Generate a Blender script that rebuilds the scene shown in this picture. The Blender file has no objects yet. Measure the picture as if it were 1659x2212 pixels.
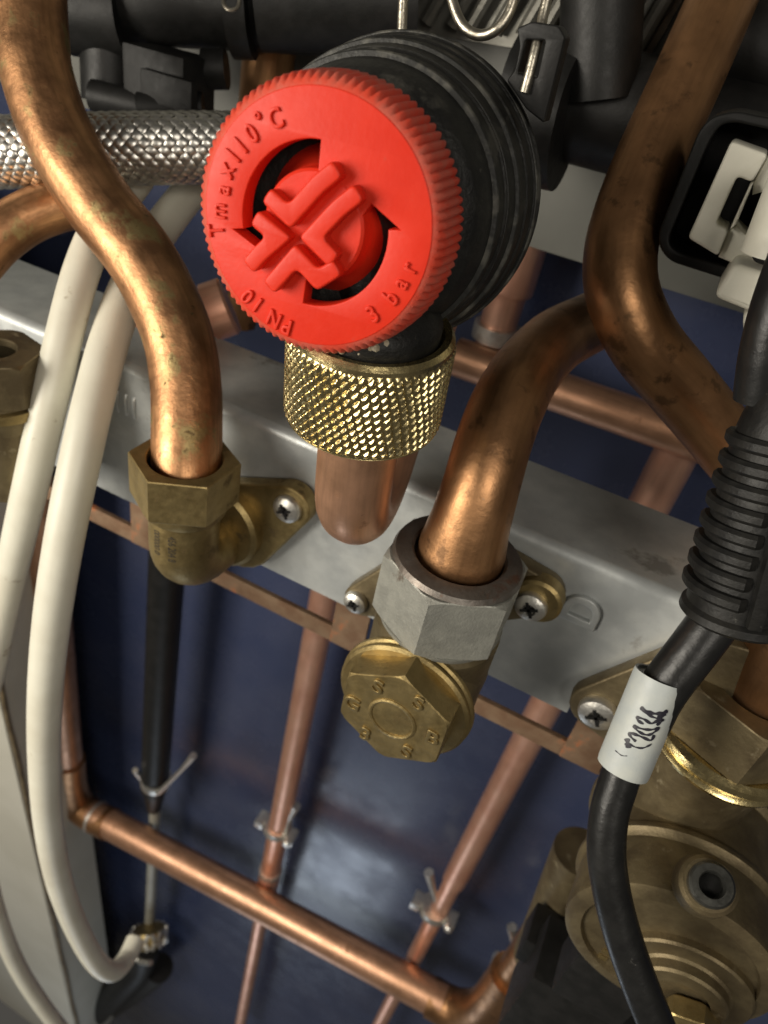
import bpy, bmesh, math, random
from mathutils import Vector as V, Matrix
random.seed(7)
C = bpy.context.scene.collection
sc = bpy.context.scene
# ------------------------------------------------------------------ camera
FPX, CX, CY = 1536.0, 829.5, 1106.0          # focal length and centre in a 1659 x 2212 frame
AX = V((0.88587, -0.38738, 0.25529)).normalized()
AZ = V((0.17410, 0.78764, 0.59102)); AZ = (AZ - AX * AX.dot(AZ)).normalized()
AY = AZ.cross(AX)
EYE = V((0, 0, 1.4))
def _w(p): return EYE + V((p.dot(AX), p.dot(AY), p.dot(AZ)))
def ray(u, v): return V(((u - CX) / FPX, -(v - CY) / FPX, -1.0))
def at(u, v, d): return _w(ray(u, v) * d)                       # point seen at (u, v), d metres deep
def atY(u, v, Y):                                               # point seen at (u, v) on the plane Y metres away
    r = ray(u, v); return _w(r * (Y / r.dot(AY)))
cam = bpy.data.objects.new('camera', bpy.data.cameras.new('camera')); C.objects.link(cam)
R = Matrix((AX, AY, AZ))                                        # columns of the inverse: camera axes in the world
cam.matrix_world = Matrix.Translation(EYE) @ R.to_4x4()
cam.data.sensor_fit = 'VERTICAL'; cam.data.sensor_height = 36
cam.data.lens = 36 * FPX / 2212
cam.data.clip_start = 0.005; cam.data.clip_end = 20
cam.data.dof.use_dof = True; cam.data.dof.focus_distance = 0.128
cam.data.dof.aperture_fstop = 25
sc.camera = cam
# ------------------------------------------------------------------ light
sc.view_settings.view_transform = 'Standard'; sc.view_settings.look = 'None'
sc.view_settings.exposure = 0; sc.view_settings.gamma = 1
w = bpy.data.worlds.new('World'); sc.world = w; w.use_nodes = True
w.node_tree.nodes['Background'].inputs[0].default_value = (1.0, 0.93, 0.82, 1)
w.node_tree.nodes['Background'].inputs[1].default_value = 0.068
def area(name, loc, aim, sx, sy, power, col):
    l = bpy.data.lights.new(name, 'AREA'); l.shape = 'RECTANGLE'; l.size = sx; l.size_y = sy
    l.energy = power; l.color = col
    o = bpy.data.objects.new(name, l); C.objects.link(o)
    o.location = EYE + V(loc); d = (EYE + V(aim)) - o.location
    o.rotation_euler = d.to_track_quat('-Z', 'Y').to_euler()
    return o
area('window_light', (-0.46, -0.44, -0.02), (-0.06, 0.16, -0.22), 0.36, 0.42, 6.6, (1.0, 0.93, 0.81))
area('added_low_light', (-0.145, 0.0, -1.135), (-0.0726, 0.3, -0.5677), 0.18, 0.17, 0.32, (0.76, 0.87, 1.0))  # added low lamp for a supposed worktop's bounce; mirrored as the pale wall patch
area('side_lamp', (0.42, -0.55, 0.28), (-0.03, 0.12, -0.08), 0.30, 0.30, 2.4, (1.0, 0.93, 0.82))
# ------------------------------------------------------------------ materials
def mat(name, c1, c2=None, metal=0.0, rough=(0.4, 0.5), ns=120.0, bump=0.0, bs=600.0, streak=0.0,
        spots=None, spec=0.5, lo=0.4, hi=0.62, spots2=None, sss=0.0):
    m = bpy.data.materials.new(name); m.use_nodes = True
    n = m.node_tree.nodes; L = m.node_tree.links; b = n['Principled BSDF']
    b.inputs['Metallic'].default_value = metal
    b.inputs['Specular IOR Level'].default_value = spec
    tc = n.new('ShaderNodeTexCoord'); c2 = c2 or c1
    def noise(scale, detail=5, rough_=0.6, src='Object'):
        t = n.new('ShaderNodeTexNoise'); t.inputs['Scale'].default_value = scale
        t.inputs['Detail'].default_value = detail; t.inputs['Roughness'].default_value = rough_
        L.new(tc.outputs[src], t.inputs['Vector']); return t
    def ramp(t, a, bb, ca=(0, 0, 0, 1), cb=(1, 1, 1, 1)):
        r = n.new('ShaderNodeValToRGB'); e = r.color_ramp.elements
        e[0].position = a; e[1].position = bb; e[0].color = ca; e[1].color = cb
        L.new(t.outputs[0], r.inputs[0]); return r
    def mix(fac, a, bcol):
        x = n.new('ShaderNodeMix'); x.data_type = 'RGBA'
        L.new(fac, x.inputs[0]); L.new(a, x.inputs[6])
        if isinstance(bcol, tuple): x.inputs[7].default_value = (*bcol, 1)
        else: L.new(bcol, x.inputs[7])
        return x.outputs[2]
    t1 = noise(ns)
    col = ramp(t1, lo, hi, (*c1, 1), (*c2, 1)).outputs[0]
    if streak:
        mp = n.new('ShaderNodeMapping'); mp.inputs['Scale'].default_value = (60, 60, 1)
        L.new(tc.outputs['UV'], mp.inputs[0])
        ts = n.new('ShaderNodeTexNoise'); ts.inputs['Scale'].default_value = 1.0; ts.inputs['Detail'].default_value = 6
        mp.inputs['Scale'].default_value = (40, 70, 1)
        L.new(mp.outputs[0], ts.inputs['Vector'])
        rs = ramp(ts, 0.45, 0.7)
        mm = n.new('ShaderNodeMath'); mm.operation = 'MULTIPLY'; mm.inputs[1].default_value = streak
        L.new(rs.outputs[0], mm.inputs[0])
        col = mix(mm.outputs[0], col, tuple(x * 0.45 for x in c1))
    mask = None
    for sp in (spots, spots2):
        if sp:
            scol, th, s = sp
            ts = noise(s, 6, 0.65); rs = ramp(ts, th, th + 0.07)
            col = mix(rs.outputs[0], col, scol); mask = rs.outputs[0]
    L.new(col, b.inputs['Base Color'])
    tr = noise(ns * 2.7, 6); rr = n.new('ShaderNodeMapRange')
    rr.inputs['From Min'].default_value = 0.3; rr.inputs['From Max'].default_value = 0.7
    rr.inputs['To Min'].default_value = rough[0]; rr.inputs['To Max'].default_value = rough[1]
    L.new(tr.outputs[0], rr.inputs['Value'])
    rough_out = rr.outputs[0]
    if mask is not None:
        ad = n.new('ShaderNodeMath'); ad.operation = 'MULTIPLY_ADD'; ad.inputs[1].default_value = 0.25
        L.new(mask, ad.inputs[0]); L.new(rough_out, ad.inputs[2]); rough_out = ad.outputs[0]
    L.new(rough_out, b.inputs['Roughness'])
    if bump:
        tb = noise(bs, 6); bp = n.new('ShaderNodeBump'); bp.inputs['Strength'].default_value = bump
        bp.inputs['Distance'].default_value = 0.0004
        L.new(tb.outputs[0], bp.inputs['Height']); L.new(bp.outputs[0], b.inputs['Normal'])
    if sss:
        b.inputs['Subsurface Weight'].default_value = sss; b.inputs['Subsurface Radius'].default_value = (0.002, 0.0006, 0.0004)
        b.inputs['Subsurface Scale'].default_value = 1.0
    return m
M = {}
M['copper_worn'] = mat('copper_worn', (0.62, 0.33, 0.16), (0.33, 0.17, 0.085), 1, (0.37, 0.55), 70, 0.55, 330, 0.7,
                       ((0.40, 0.30, 0.14), 0.565, 95), spots2=((0.12, 0.075, 0.04), 0.63, 190))
M['copper_clean'] = mat('copper_clean', (0.66, 0.37, 0.23), (0.54, 0.30, 0.18), 0.78, (0.34, 0.48), 60, 0.18, 500, 0.35,
                        ((0.34, 0.18, 0.10), 0.62, 130))
M['copper_dark'] = mat('copper_dark', (0.46, 0.245, 0.115), (0.36, 0.19, 0.09), 0.92, (0.33, 0.52), 42, 0.3, 450, 0.35,
                       ((0.22, 0.12, 0.06), 0.58, 120), spots2=((0.36, 0.31, 0.24), 0.70, 300))
M['copper_red'] = mat('copper_red', (0.90, 0.52, 0.37), (0.80, 0.42, 0.29), 0.75, (0.32, 0.46), 45, 0.1, 300, 0.2)
M['copper_strip'] = mat('copper_strip', (0.23, 0.135, 0.08), (0.30, 0.20, 0.125), 0.5, (0.5, 0.65), 120, 0.3, 700,
                        0, ((0.42, 0.16, 0.07), 0.6, 60))
M['brass_bright'] = mat('brass_bright', (0.80, 0.66, 0.34), (0.66, 0.53, 0.26), 1, (0.2, 0.3), 300, 0.15, 1500, 0,
                        ((0.20, 0.16, 0.08), 0.66, 330))
M['brass_dull'] = mat('brass_dull', (0.37, 0.28, 0.125), (0.27, 0.2, 0.085), 0.85, (0.36, 0.52), 160, 0.35, 800, 0,
                      ((0.17, 0.125, 0.06), 0.6, 150))
M['brass_dark'] = mat('brass_dark', (0.19, 0.15, 0.082), (0.125, 0.095, 0.052), 0.65, (0.42, 0.58), 110, 0.4, 600, 0,
                      ((0.26, 0.22, 0.14), 0.63, 170))
M['steel_galv'] = mat('steel_galv', (0.52, 0.54, 0.53), (0.42, 0.44, 0.44), 0.4, (0.34, 0.5), 95, 0.12, 500, 0,
                      ((0.27, 0.26, 0.24), 0.62, 40))
M['steel_nut'] = mat('steel_nut', (0.36, 0.36, 0.32), (0.29, 0.29, 0.26), 0.5, (0.42, 0.56), 220, 0.4, 1600, 0,
                     ((0.15, 0.125, 0.10), 0.63, 140))
M['steel_oxide'] = mat('steel_oxide', (0.15, 0.125, 0.105), (0.2, 0.18, 0.16), 0.7, (0.38, 0.55), 200, 0.3, 900, 0,
                       ((0.16, 0.09, 0.06), 0.62, 120))
M['zinc'] = mat('zinc', (0.80, 0.78, 0.72), (0.62, 0.60, 0.55), 0.9, (0.28, 0.42), 300, 0.3, 1200)
M['braid'] = mat('braid', (0.70, 0.68, 0.63), (0.52, 0.50, 0.46), 1, (0.3, 0.42), 300, 0.1, 900)
M['wire'] = mat('wire', (0.55, 0.51, 0.42), (0.42, 0.38, 0.31), 1, (0.28, 0.42), 300, 0.25, 1400)
M['black_plastic'] = mat('black_plastic', (0.008, 0.008, 0.0075), (0.013, 0.0125, 0.012), 0, (0.42, 0.55), 150, 0.15, 1200, spec=0.3)
M['black_dusty'] = mat('black_dusty', (0.009, 0.009, 0.0085), (0.017, 0.0165, 0.0145), 0, (0.38, 0.52), 160, 0.5, 1100, 0,
                       ((0.10, 0.095, 0.078), 0.68, 420), spec=0.32, spots2=((0.045, 0.043, 0.036), 0.57, 90))
M['worn_edge'] = mat('worn_edge', (0.014, 0.014, 0.012), (0.105, 0.10, 0.082), 0, (0.5, 0.6), 260, 0.4, 900, lo=0.48, hi=0.66)
M['steel_dark'] = mat('steel_dark', (0.10, 0.10, 0.09), (0.06, 0.06, 0.055), 0.8, (0.3, 0.45), 300, 0.2, 900)
M['black_rubber'] = mat('black_rubber', (0.007, 0.007, 0.0068), (0.014, 0.0135, 0.012), 0, (0.42, 0.56), 200, 0.3, 900, 0,
                        ((0.09, 0.088, 0.078), 0.66, 330), spec=0.3)
M['black_cable'] = mat('black_cable', (0.009, 0.009, 0.009), (0.014, 0.014, 0.0135), 0, (0.28, 0.44), 120, 0.2, 700, 0,
                       ((0.16, 0.155, 0.14), 0.67, 260), spec=0.45)
M['red'] = mat('red_plastic', (0.66, 0.028, 0.010), (0.70, 0.034, 0.013), 0, (0.38, 0.48), 130, 0.10, 1300, 0,
               ((0.60, 0.045, 0.022), 0.66, 260), spec=0.26, sss=0.06)
M['red_worn'] = mat('red_worn', (0.62, 0.06, 0.03), (0.52, 0.10, 0.065), 0, (0.5, 0.62), 260, 0.2, 1300, 0, spec=0.3, lo=0.42, hi=0.6)
M['white_plastic'] = mat('white_plastic', (0.70, 0.68, 0.58), (0.66, 0.64, 0.54), 0, (0.42, 0.55), 150, 0.08, 700, spec=0.4)
M['hose'] = mat('hose_white', (0.74, 0.72, 0.61), (0.66, 0.63, 0.52), 0, (0.36, 0.5), 34, 0.08, 400, 0,
                ((0.36, 0.30, 0.20), 0.655, 85), spec=0.45)
M['sleeve'] = mat('sleeve_white', (0.42, 0.45, 0.445), (0.49, 0.51, 0.475), 0, (0.4, 0.52), 130, 0.12, 700, 0,
                  ((0.44, 0.46, 0.47), 0.62, 110), spec=0.4)
M['ink'] = mat('ink', (0.012, 0.011, 0.02), None, 0, (0.4, 0.5), spec=0.4)
M['ink_faded'] = mat('ink_faded', (0.03, 0.025, 0.018), (0.05, 0.04, 0.025), 0.0, (0.5, 0.6), 900)
M['wall'] = mat('wall_paint', (0.036, 0.047, 0.098), (0.048, 0.058, 0.108), 0, (0.18, 0.34), 14, 0.05, 120, 0, spec=0.5)
M['panel'] = mat('panel_paint_shaded', (0.135, 0.135, 0.118), (0.115, 0.115, 0.1), 0, (0.45, 0.55), 20, 0.05, 300, 0)  # pale panel, base colour darkened to carry the shade of the boiler hood
M['cabinet'] = mat('cabinet_paint', (0.62, 0.60, 0.52), (0.56, 0.54, 0.46), 0, (0.45, 0.55), 12, 0.04, 300, 0)
M['grey_plastic'] = mat('grey_plastic', (0.34, 0.33, 0.28), (0.28, 0.27, 0.23), 0, (0.4, 0.5), 60, 0.1, 300)
M['sealant'] = mat('sealant', (0.2, 0.15, 0.08), (0.09, 0.06, 0.03), 0, (0.6, 0.7), 60, 0.4, 300)
M['lime'] = mat('limescale', (0.55, 0.50, 0.38), (0.36, 0.31, 0.2), 0, (0.7, 0.85), 600, 0.9, 1400)
M['fin_metal'] = mat('fin_metal', (0.16, 0.155, 0.135), (0.11, 0.105, 0.09), 0.6, (0.4, 0.55), 90, 0.1, 500)
M['solder'] = mat('solder', (0.70, 0.66, 0.60), (0.52, 0.47, 0.42), 0.8, (0.35, 0.5), 300, 0.3, 900)
# ------------------------------------------------------------------ mesh helpers
X, Y, Z = V((1, 0, 0)), V((0, 1, 0)), V((0, 0, 1))
class Fr:                                         # a local frame: origin and three axes
    def __init__(s, o, x=X, y=Y, z=Z): s.o, s.x, s.y, s.z = V(o), V(x), V(y), V(z)
    def __call__(s, a, b, c): return s.o + s.x * a + s.y * b + s.z * c
def axis_frame(o, d, ref=None):                   # z along d
    z = V(d).normalized(); r = ref or (X if abs(z.x) < 0.8 else Y)
    x = (r - z * r.dot(z)).normalized(); return Fr(o, x, z.cross(x), z)
class G:
    def __init__(s): s.v, s.f, s.uv = [], [], {}
    def add(s, vs, fs, uvs=None):
        k = len(s.v); s.v += [V(p) for p in vs]
        for i, f in enumerate(fs):
            if uvs: s.uv[len(s.f)] = uvs[i]
            s.f.append([a + k for a in f])
        return s
def catmull(P, sub=8):
    out = []
    for i in range(len(P) - 1):
        p0 = P[max(i - 1, 0)]; p1 = P[i]; p2 = P[i + 1]; p3 = P[min(i + 2, len(P) - 1)]
        for k in range(sub):
            t = k / sub
            out.append(0.5 * ((2 * p1) + (p2 - p0) * t + (2 * p0 - 5 * p1 + 4 * p2 - p3) * t * t + (3 * p1 - p0 - 3 * p2 + p3) * t ** 3))
    out.append(P[-1]); return out
def frames(P):
    T = [(P[min(i + 1, len(P) - 1)] - P[max(i - 1, 0)]).normalized() for i in range(len(P))]
    r = X if abs(T[0].x) < 0.8 else Y
    n = (r - T[0] * r.dot(T[0])).normalized(); N = []
    for t in T:
        n = (n - t * n.dot(t)).normalized(); N.append(n)
    return T, N
def tube(g, P, r, seg=28, cap=True, sub=8, smooth=True, flat=1.0):
    P = [V(p) for p in P]; n0 = len(P); rr = r if isinstance(r, (list, tuple)) else [r] * n0
    if smooth and n0 > 2:
        Q = catmull(P, sub); rr = [rr[min(int(i / sub), n0 - 2)] * (1 - (i / sub - min(int(i / sub), n0 - 2))) +
                                   rr[min(int(i / sub), n0 - 2) + 1] * (i / sub - min(int(i / sub), n0 - 2)) for i in range(len(Q))]
        P = Q
    T, N = frames(P); vs = []; fs = []; uvs = []; s = [0.0]
    for i in range(1, len(P)): s.append(s[-1] + (P[i] - P[i - 1]).length)
    for i, p in enumerate(P):
        b = T[i].cross(N[i])
        for k in range(seg):
            a = 2 * math.pi * k / seg
            vs.append(p + (N[i] * math.cos(a) + b * math.sin(a) * flat) * rr[i])
    for i in range(len(P) - 1):
        for k in range(seg):
            k2 = (k + 1) % seg
            fs.append([i * seg + k, i * seg + k2, (i + 1) * seg + k2, (i + 1) * seg + k])
            uvs.append([(k / seg, s[i]), ((k + 1) / seg, s[i]), ((k + 1) / seg, s[i + 1]), (k / seg, s[i + 1])])
    if cap:
        fs.append(list(range(seg))[::-1]); uvs.append([(0, 0)] * seg)
        fs.append([(len(P) - 1) * seg + k for k in range(seg)]); uvs.append([(0, 0)] * seg)
    return g.add(vs, fs, uvs)
def lathe(g, prof, fr, seg=64, rad=None):        # prof: (r, h); rad(theta, r, h) -> r
    vs = []; fs = []
    for r, h in prof:
        for k in range(seg):
            a = 2 * math.pi * k / seg; q = rad(a, r, h) if rad else r
            vs.append(fr(q * math.cos(a), q * math.sin(a), h))
    for i in range(len(prof) - 1):
        for k in range(seg):
            k2 = (k + 1) % seg
            fs.append([i * seg + k, i * seg + k2, (i + 1) * seg + k2, (i + 1) * seg + k])
    if prof[0][0] > 1e-6: fs.append(list(range(seg))[::-1])
    if prof[-1][0] > 1e-6: fs.append([(len(prof) - 1) * seg + k for k in range(seg)])
    return g.add(vs, fs)
def hexnut(g, fr, corner, h0, h1, hole=0.0, phi=math.pi / 2, chamfer=0.93, seg=96, depth=0.002):
    af = corner * math.cos(math.pi / 6); rc = corner * chamfer
    def hr(a):
        b = (a - phi) % (math.pi / 3) - math.pi / 6
        return af / math.cos(b)
    prof = ([(hole, h1 - depth), (hole, h1)] if hole else [(1e-5, h1)])
    rows = []
    A = [2 * math.pi * k / seg + phi for k in range(seg)]
    if hole: rows.append([(hole, h1 - depth)] * seg); rows.append([(hole, h1 - 0.0003)] * seg); rows.append([(hole + 0.0003, h1)] * seg)
    else: rows.append([(1e-5, h1)] * seg)
    rows.append([(min(rc, hr(a)) - 0.0002, h1) for a in A])
    rows.append([(hr(a), h1 - 0.0003 - max(0, hr(a) - rc) * 0.6) for a in A])
    rows.append([(hr(a), h0 + 0.0003 + max(0, hr(a) - rc) * 0.6) for a in A])
    rows.append([(min(rc, hr(a)) - 0.0002, h0) for a in A]); rows.append([(1e-5, h0)] * seg)
    vs = [fr(r * math.cos(a), r * math.sin(a), h) for row in rows for (r, h), a in zip(row, A)]
    fs = []
    for i in range(len(rows) - 1):
        for k in range(seg):
            k2 = (k + 1) % seg; fs.append([i * seg + k, i * seg + k2, (i + 1) * seg + k2, (i + 1) * seg + k])
    return g.add(vs, fs)
def box(g, fr, a, b, bev=0.0):
    bm = bmesh.new()
    q = [bm.verts.new(((a[0], b[0])[i & 1], (a[1], b[1])[(i >> 1) & 1], (a[2], b[2])[(i >> 2) & 1])) for i in range(8)]
    for f in ((0, 2, 3, 1), (4, 5, 7, 6), (0, 1, 5, 4), (2, 6, 7, 3), (0, 4, 6, 2), (1, 3, 7, 5)): bm.faces.new([q[i] for i in f])
    if bev: bmesh.ops.bevel(bm, geom=bm.edges[:], offset=bev, segments=2, affect='EDGES', profile=0.7)
    return from_bm(g, bm, fr)
def from_bm(g, bm, fr):
    bm.verts.index_update(); vs = [fr(*v.co) for v in bm.verts]; fs = [[v.index for v in f.verts] for f in bm.faces]
    bm.free(); return g.add(vs, fs)
def from_curve(g, cu, fr, scale=1.0):             # a curve or text datablock, flattened to mesh, placed in fr
    o = bpy.data.objects.new('tmp', cu); C.objects.link(o)
    dg = bpy.context.evaluated_depsgraph_get(); me = bpy.data.meshes.new_from_object(o.evaluated_get(dg))
    g.add([fr(*(v.co * scale)) for v in me.vertices], [list(p.vertices) for p in me.polygons])
    bpy.data.objects.remove(o); bpy.data.curves.remove(cu); bpy.data.meshes.remove(me); return g
def plate(g, loops, fr, depth, bev=0.0, res=2):   # 2D outlines (with holes), extruded along the frame's z from 0 to depth
    S = 1000.0; cu = bpy.data.curves.new('tmp', 'CURVE'); cu.dimensions = '2D'; cu.fill_mode = 'BOTH'
    for lp in loops:
        s = cu.splines.new('POLY'); s.points.add(len(lp) - 1); s.use_cyclic_u = True
        for p, q in zip(s.points, lp): p.co = (q[0] * S, q[1] * S, 0, 1)
    cu.extrude = max(depth * S / 2 - bev * S, 1e-4); cu.bevel_depth = bev * S; cu.bevel_resolution = res
    cu.offset = -bev * S
    return from_curve(g, cu, Fr(fr(0, 0, depth / 2), fr.x, fr.y, fr.z), 1 / S)
def glyph(g, ch, size, fr, depth, bev=0.0, sx=1.0):
    S = 1000.0; cu = bpy.data.curves.new('tmp', 'FONT'); cu.body = ch; cu.align_x = 'CENTER'; cu.align_y = 'CENTER'
    cu.size = size * S; cu.extrude = depth * S / 2; cu.bevel_depth = bev * S; cu.bevel_resolution = 2
    return from_curve(g, cu, Fr(fr.o, fr.x * sx, fr.y, fr.z), 1 / S)
def stroke2d(P, wd):                              # outline of a 2D polyline of width wd
    P = [V(p).to_2d() if len(p) > 2 else V(p) for p in P]; Lf = []; Rt = []
    for i, p in enumerate(P):
        d1 = (p - P[i - 1]).normalized() if i else (P[1] - p).normalized()
        d2 = (P[i + 1] - p).normalized() if i < len(P) - 1 else d1
        n1 = V((-d1.y, d1.x)); n2 = V((-d2.y, d2.x)); m = (n1 + n2).normalized(); k = wd / 2 / max(0.4, m.dot(n1))
        e = d1 * (wd * 0.0)
        Lf.append(p + m * k); Rt.append(p - m * k)
    return [tuple(q) for q in Lf] + [tuple(q) for q in Rt[::-1]]
def hull(circles, n=20):                          # convex outline round circles ((x, y), r)
    pts = []
    for (x, y), r in circles:
        for k in range(n): pts.append((x + r * math.cos(2 * math.pi * k / n), y + r * math.sin(2 * math.pi * k / n)))
    pts = sorted(set(pts)); lo = []; up = []
    for q, seq in ((lo, pts), (up, pts[::-1])):
        for p in seq:
            while len(q) > 1 and (q[-1][0] - q[-2][0]) * (p[1] - q[-2][1]) - (q[-1][1] - q[-2][1]) * (p[0] - q[-2][0]) <= 0: q.pop()
            q.append(p)
    return lo[:-1] + up[:-1]
def rounded(poly, r, n=5):
    out = []; m = len(poly)
    for i in range(m):
        p = V(poly[i]); a = V(poly[i - 1]); b = V(poly[(i + 1) % m]); da = (a - p); db = (b - p)
        q = min(r, da.length * 0.45, db.length * 0.45); pa = p + da.normalized() * q; pb = p + db.normalized() * q
        for k in range(n + 1):
            t = k / n; out.append(tuple(pa * (1 - t) ** 2 + p * 2 * t * (1 - t) + pb * t * t))
    return out
def obj(name, g, m, parent=None, ang=32, flat=False):
    lo = V((min(v[i] for v in g.v) for i in range(3))); hi = V((max(v[i] for v in g.v) for i in range(3)))
    o0 = (lo + hi) / 2
    me = bpy.data.meshes.new(name); me.from_pydata([v - o0 for v in g.v], [], g.f)
    if g.uv:
        ul = me.uv_layers.new(name='UVMap')
        for p in me.polygons:
            uv = g.uv.get(p.index)
            if uv:
                for li, c in zip(p.loop_indices, uv): ul.data[li].uv = c
    bm = bmesh.new(); bm.from_mesh(me)
    bmesh.ops.remove_doubles(bm, verts=bm.verts, dist=1e-7)
    bmesh.ops.recalc_face_normals(bm, faces=bm.faces); bm.to_mesh(me); bm.free()
    if not flat:
        me.polygons.foreach_set('use_smooth', [True] * len(me.polygons)); me.set_sharp_from_angle(angle=math.radians(ang))
    me.materials.append(M[m] if isinstance(m, str) else m)
    o = bpy.data.objects.new(name, me); C.objects.link(o)
    if parent:
        base = parent.matrix_basis.translation if parent.parent is None else parent.parent.matrix_basis.translation + parent.matrix_basis.translation
        o.parent = parent; o.location = o0 - base
    else: o.location = o0
    return o
def tag(o, label, cat=None, group=None, kind=None):
    if label: o['label'] = label
    if cat: o['category'] = cat
    if group: o['group'] = group
    if kind: o['kind'] = kind
    return o
def thing(name, loc, label, cat, group=None):
    o = bpy.data.objects.new(name, None); o.empty_display_size = 0.01; C.objects.link(o); o.location = loc
    return tag(o, label, cat, group)
def ab(p): return p - EYE                          # world point back to metres from the eye
# ================================================================== setting: wall and panels
def world_box(g, a, b, bev=0.0): return box(g, Fr(EYE), a, b, bev)
tag(obj('wall', world_box(G(), (-1.2, 0.300, -1.6), (1.2, 0.32, 0.6)), 'wall'), 'dark blue grey painted wall behind all the pipes', kind='structure')
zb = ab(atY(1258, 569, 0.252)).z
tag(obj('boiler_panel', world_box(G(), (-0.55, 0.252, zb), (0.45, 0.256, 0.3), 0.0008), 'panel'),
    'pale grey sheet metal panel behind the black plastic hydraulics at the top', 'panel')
xa = ab(atY(50, 1740, 0.20)).x
cs_ = thing('cabinet', EYE + V((xa - 0.2, 0.2, -1.2)), 'off-white cabinet side at the lower left corner, nearest the camera', 'cabinet')
(obj('side_panel', world_box(G(), (-0.9, 0.20, -1.2), (xa, 0.262, -0.12), 0.001), 'cabinet', cs_))
pb = ab(atY(185, 1900, 0.283)); zt = ab(atY(120, 1725, 0.283)).z
cb = thing('cabinet_board', EYE + V((pb.x - 0.03, 0.283, -1.0)), 'off-white board behind the white hose, beside the blue wall, lower left', 'board')
obj('board', world_box(G(), (-0.6, 0.283, -1.2), (pb.x, 0.299, zt), 0.001), 'cabinet', cb)
obj('sealant', tube(G(), [EYE + V((xa + 0.0012, 0.203 + 0.0006 * math.sin(k * 2.1), -1.1 + k * 0.045)) for k in range(20)], 0.0016, 10), 'sealant', cb)
# ================================================================== safety valve with the red cap
CAPY = 0.098
pc = ab(at(680, 487, 0.098)); CY0 = pc.y
VR = pc.normalized()                              # line of sight to the cap
VA = (Y * 0.72 + VR * 0.28).normalized()  # the valve's own axis, nearly square to the wall
VX = (X - VA * X.dot(VA)).normalized()
fc = Fr(EYE + pc, VX, (-VA).cross(VX), -VA)        # cap frame: x right, y up, z towards the viewer
def cl(u, v, off=0.0):                             # picture point -> cap plane, off metres proud of its face
    d = at(u, v, 1.0) - EYE; o = pc + fc.z * off; q = d * (o.dot(fc.z) / d.dot(fc.z)) - pc
    return (q.dot(fc.x), q.dot(fc.y))
def ccrop(x, y, off=0.0): return cl((700 + x / 1.3825) / 1.8228, (250 + y / 1.3825) / 1.8228, off)
RC = 0.0180
valve = thing('safety_valve', EYE + pc + V((0, 0.03, -0.03)), 'black pressure relief valve with a ribbed red plastic cap', 'valve')
NT = 92
def teeth(a, r, h):
    if r < RC - 0.0009 or h > -0.0006: return r
    t = (a * NT / (2 * math.pi)) % 1.0; return r + 0.00062 * (math.sin(math.pi * t) ** 0.8) - 0.0003
g = G()
hs = 0.0098
prof = [(RC - 0.0022, -hs), (RC + 0.0004, -hs), (RC + 0.0006, -hs + 0.0005), (RC + 0.0005, -0.006), (RC + 0.0001, -0.0018), (RC - 0.0001, -0.0012),
        (RC - 0.0006, -0.0004), (RC - 0.0011, -0.0001), (RC - 0.0014, 0.0)]
vs = []
lathe(g, [(p[0] , p[1]) for p in prof], fc, NT * 8, teeth)
g.f = g.f[:-2]                                     # open at both ends: the face plate closes the front
cap = obj('cap', g, 'red_worn', valve, 40)
cap['label'] = 'red knurled cap'
sc_c = cl(678, 489)                                # centre of the slots
def arcpt(r, a): return (sc_c[0] + r * math.cos(a), sc_c[1] + r * math.sin(a))
def ang(p): return math.atan2(p[1] - sc_c[1], p[0] - sc_c[0])
r0, r1 = 0.0071, 0.01075
def slot(a_start, a_end, head):                    # from the blunt end to the arrow head, counter-clockwise
    n = 22; o = [arcpt(r1, a_start + (a_end - a_start) * k / n) for k in range(n + 1)]
    i = [arcpt(r0, a_start + (a_end - a_start) * k / n) for k in range(n + 1)]
    return o + [arcpt(r1 + 0.0017, a_end), arcpt((r0 + r1) / 2, a_end + head), arcpt(r0 - 0.0012, a_end)] + i[::-1]
aA = ang(ccrop(775, 470)); aB = ang(ccrop(320, 900)); aB += 2 * math.pi if aB < aA else 0
aC = ang(ccrop(685, 1290)); aD = ang(ccrop(1165, 905)); aD += 2 * math.pi if aD < aC else 0
circ = [((RC - 0.0013) * math.cos(2 * math.pi * k / 120), (RC - 0.0013) * math.sin(2 * math.pi * k / 120)) for k in range(120)]
g = plate(G(), [circ, slot(aA, aB, 0.36), slot(aC, aD, 0.36)], Fr(fc(0, 0, -0.0032), fc.x, fc.y, fc.z), 0.0033, 0.00018)
face = obj('cap_face', g, 'red', valve, 30)
# hub with the four corner ridges
HUBR = 0.0074
hub = obj('hub', lathe(G(), [(HUBR + 0.0034, -0.0090), (HUBR + 0.0022, -0.0070), (HUBR + 0.0004, -0.0045), (HUBR - 0.0001, -0.0001), (HUBR - 0.0005, 0.0002), (1e-5, 0.0002)],
                       Fr(fc(sc_c[0], sc_c[1], 0), fc.x, fc.y, fc.z), 72), 'red', valve)
for P in ([(478, 715), (605, 835), (765, 655), (868, 572)], [(412, 838), (545, 948), (450, 1030), (380, 1110)],
          [(985, 700), (872, 790), (722, 950), (850, 1078)], [(492, 1222), (640, 1052), (757, 1180), (868, 1110)]):
    q = [ccrop(*p, 0.0024) for p in P]
    obj('ridge', plate(G(), [rounded(stroke2d(q, 0.0024), 0.0008, 3)], Fr(fc(0, 0, -0.0002), fc.x, fc.y, fc.z), 0.0026, 0.00038, 3), 'red', valve)
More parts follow.
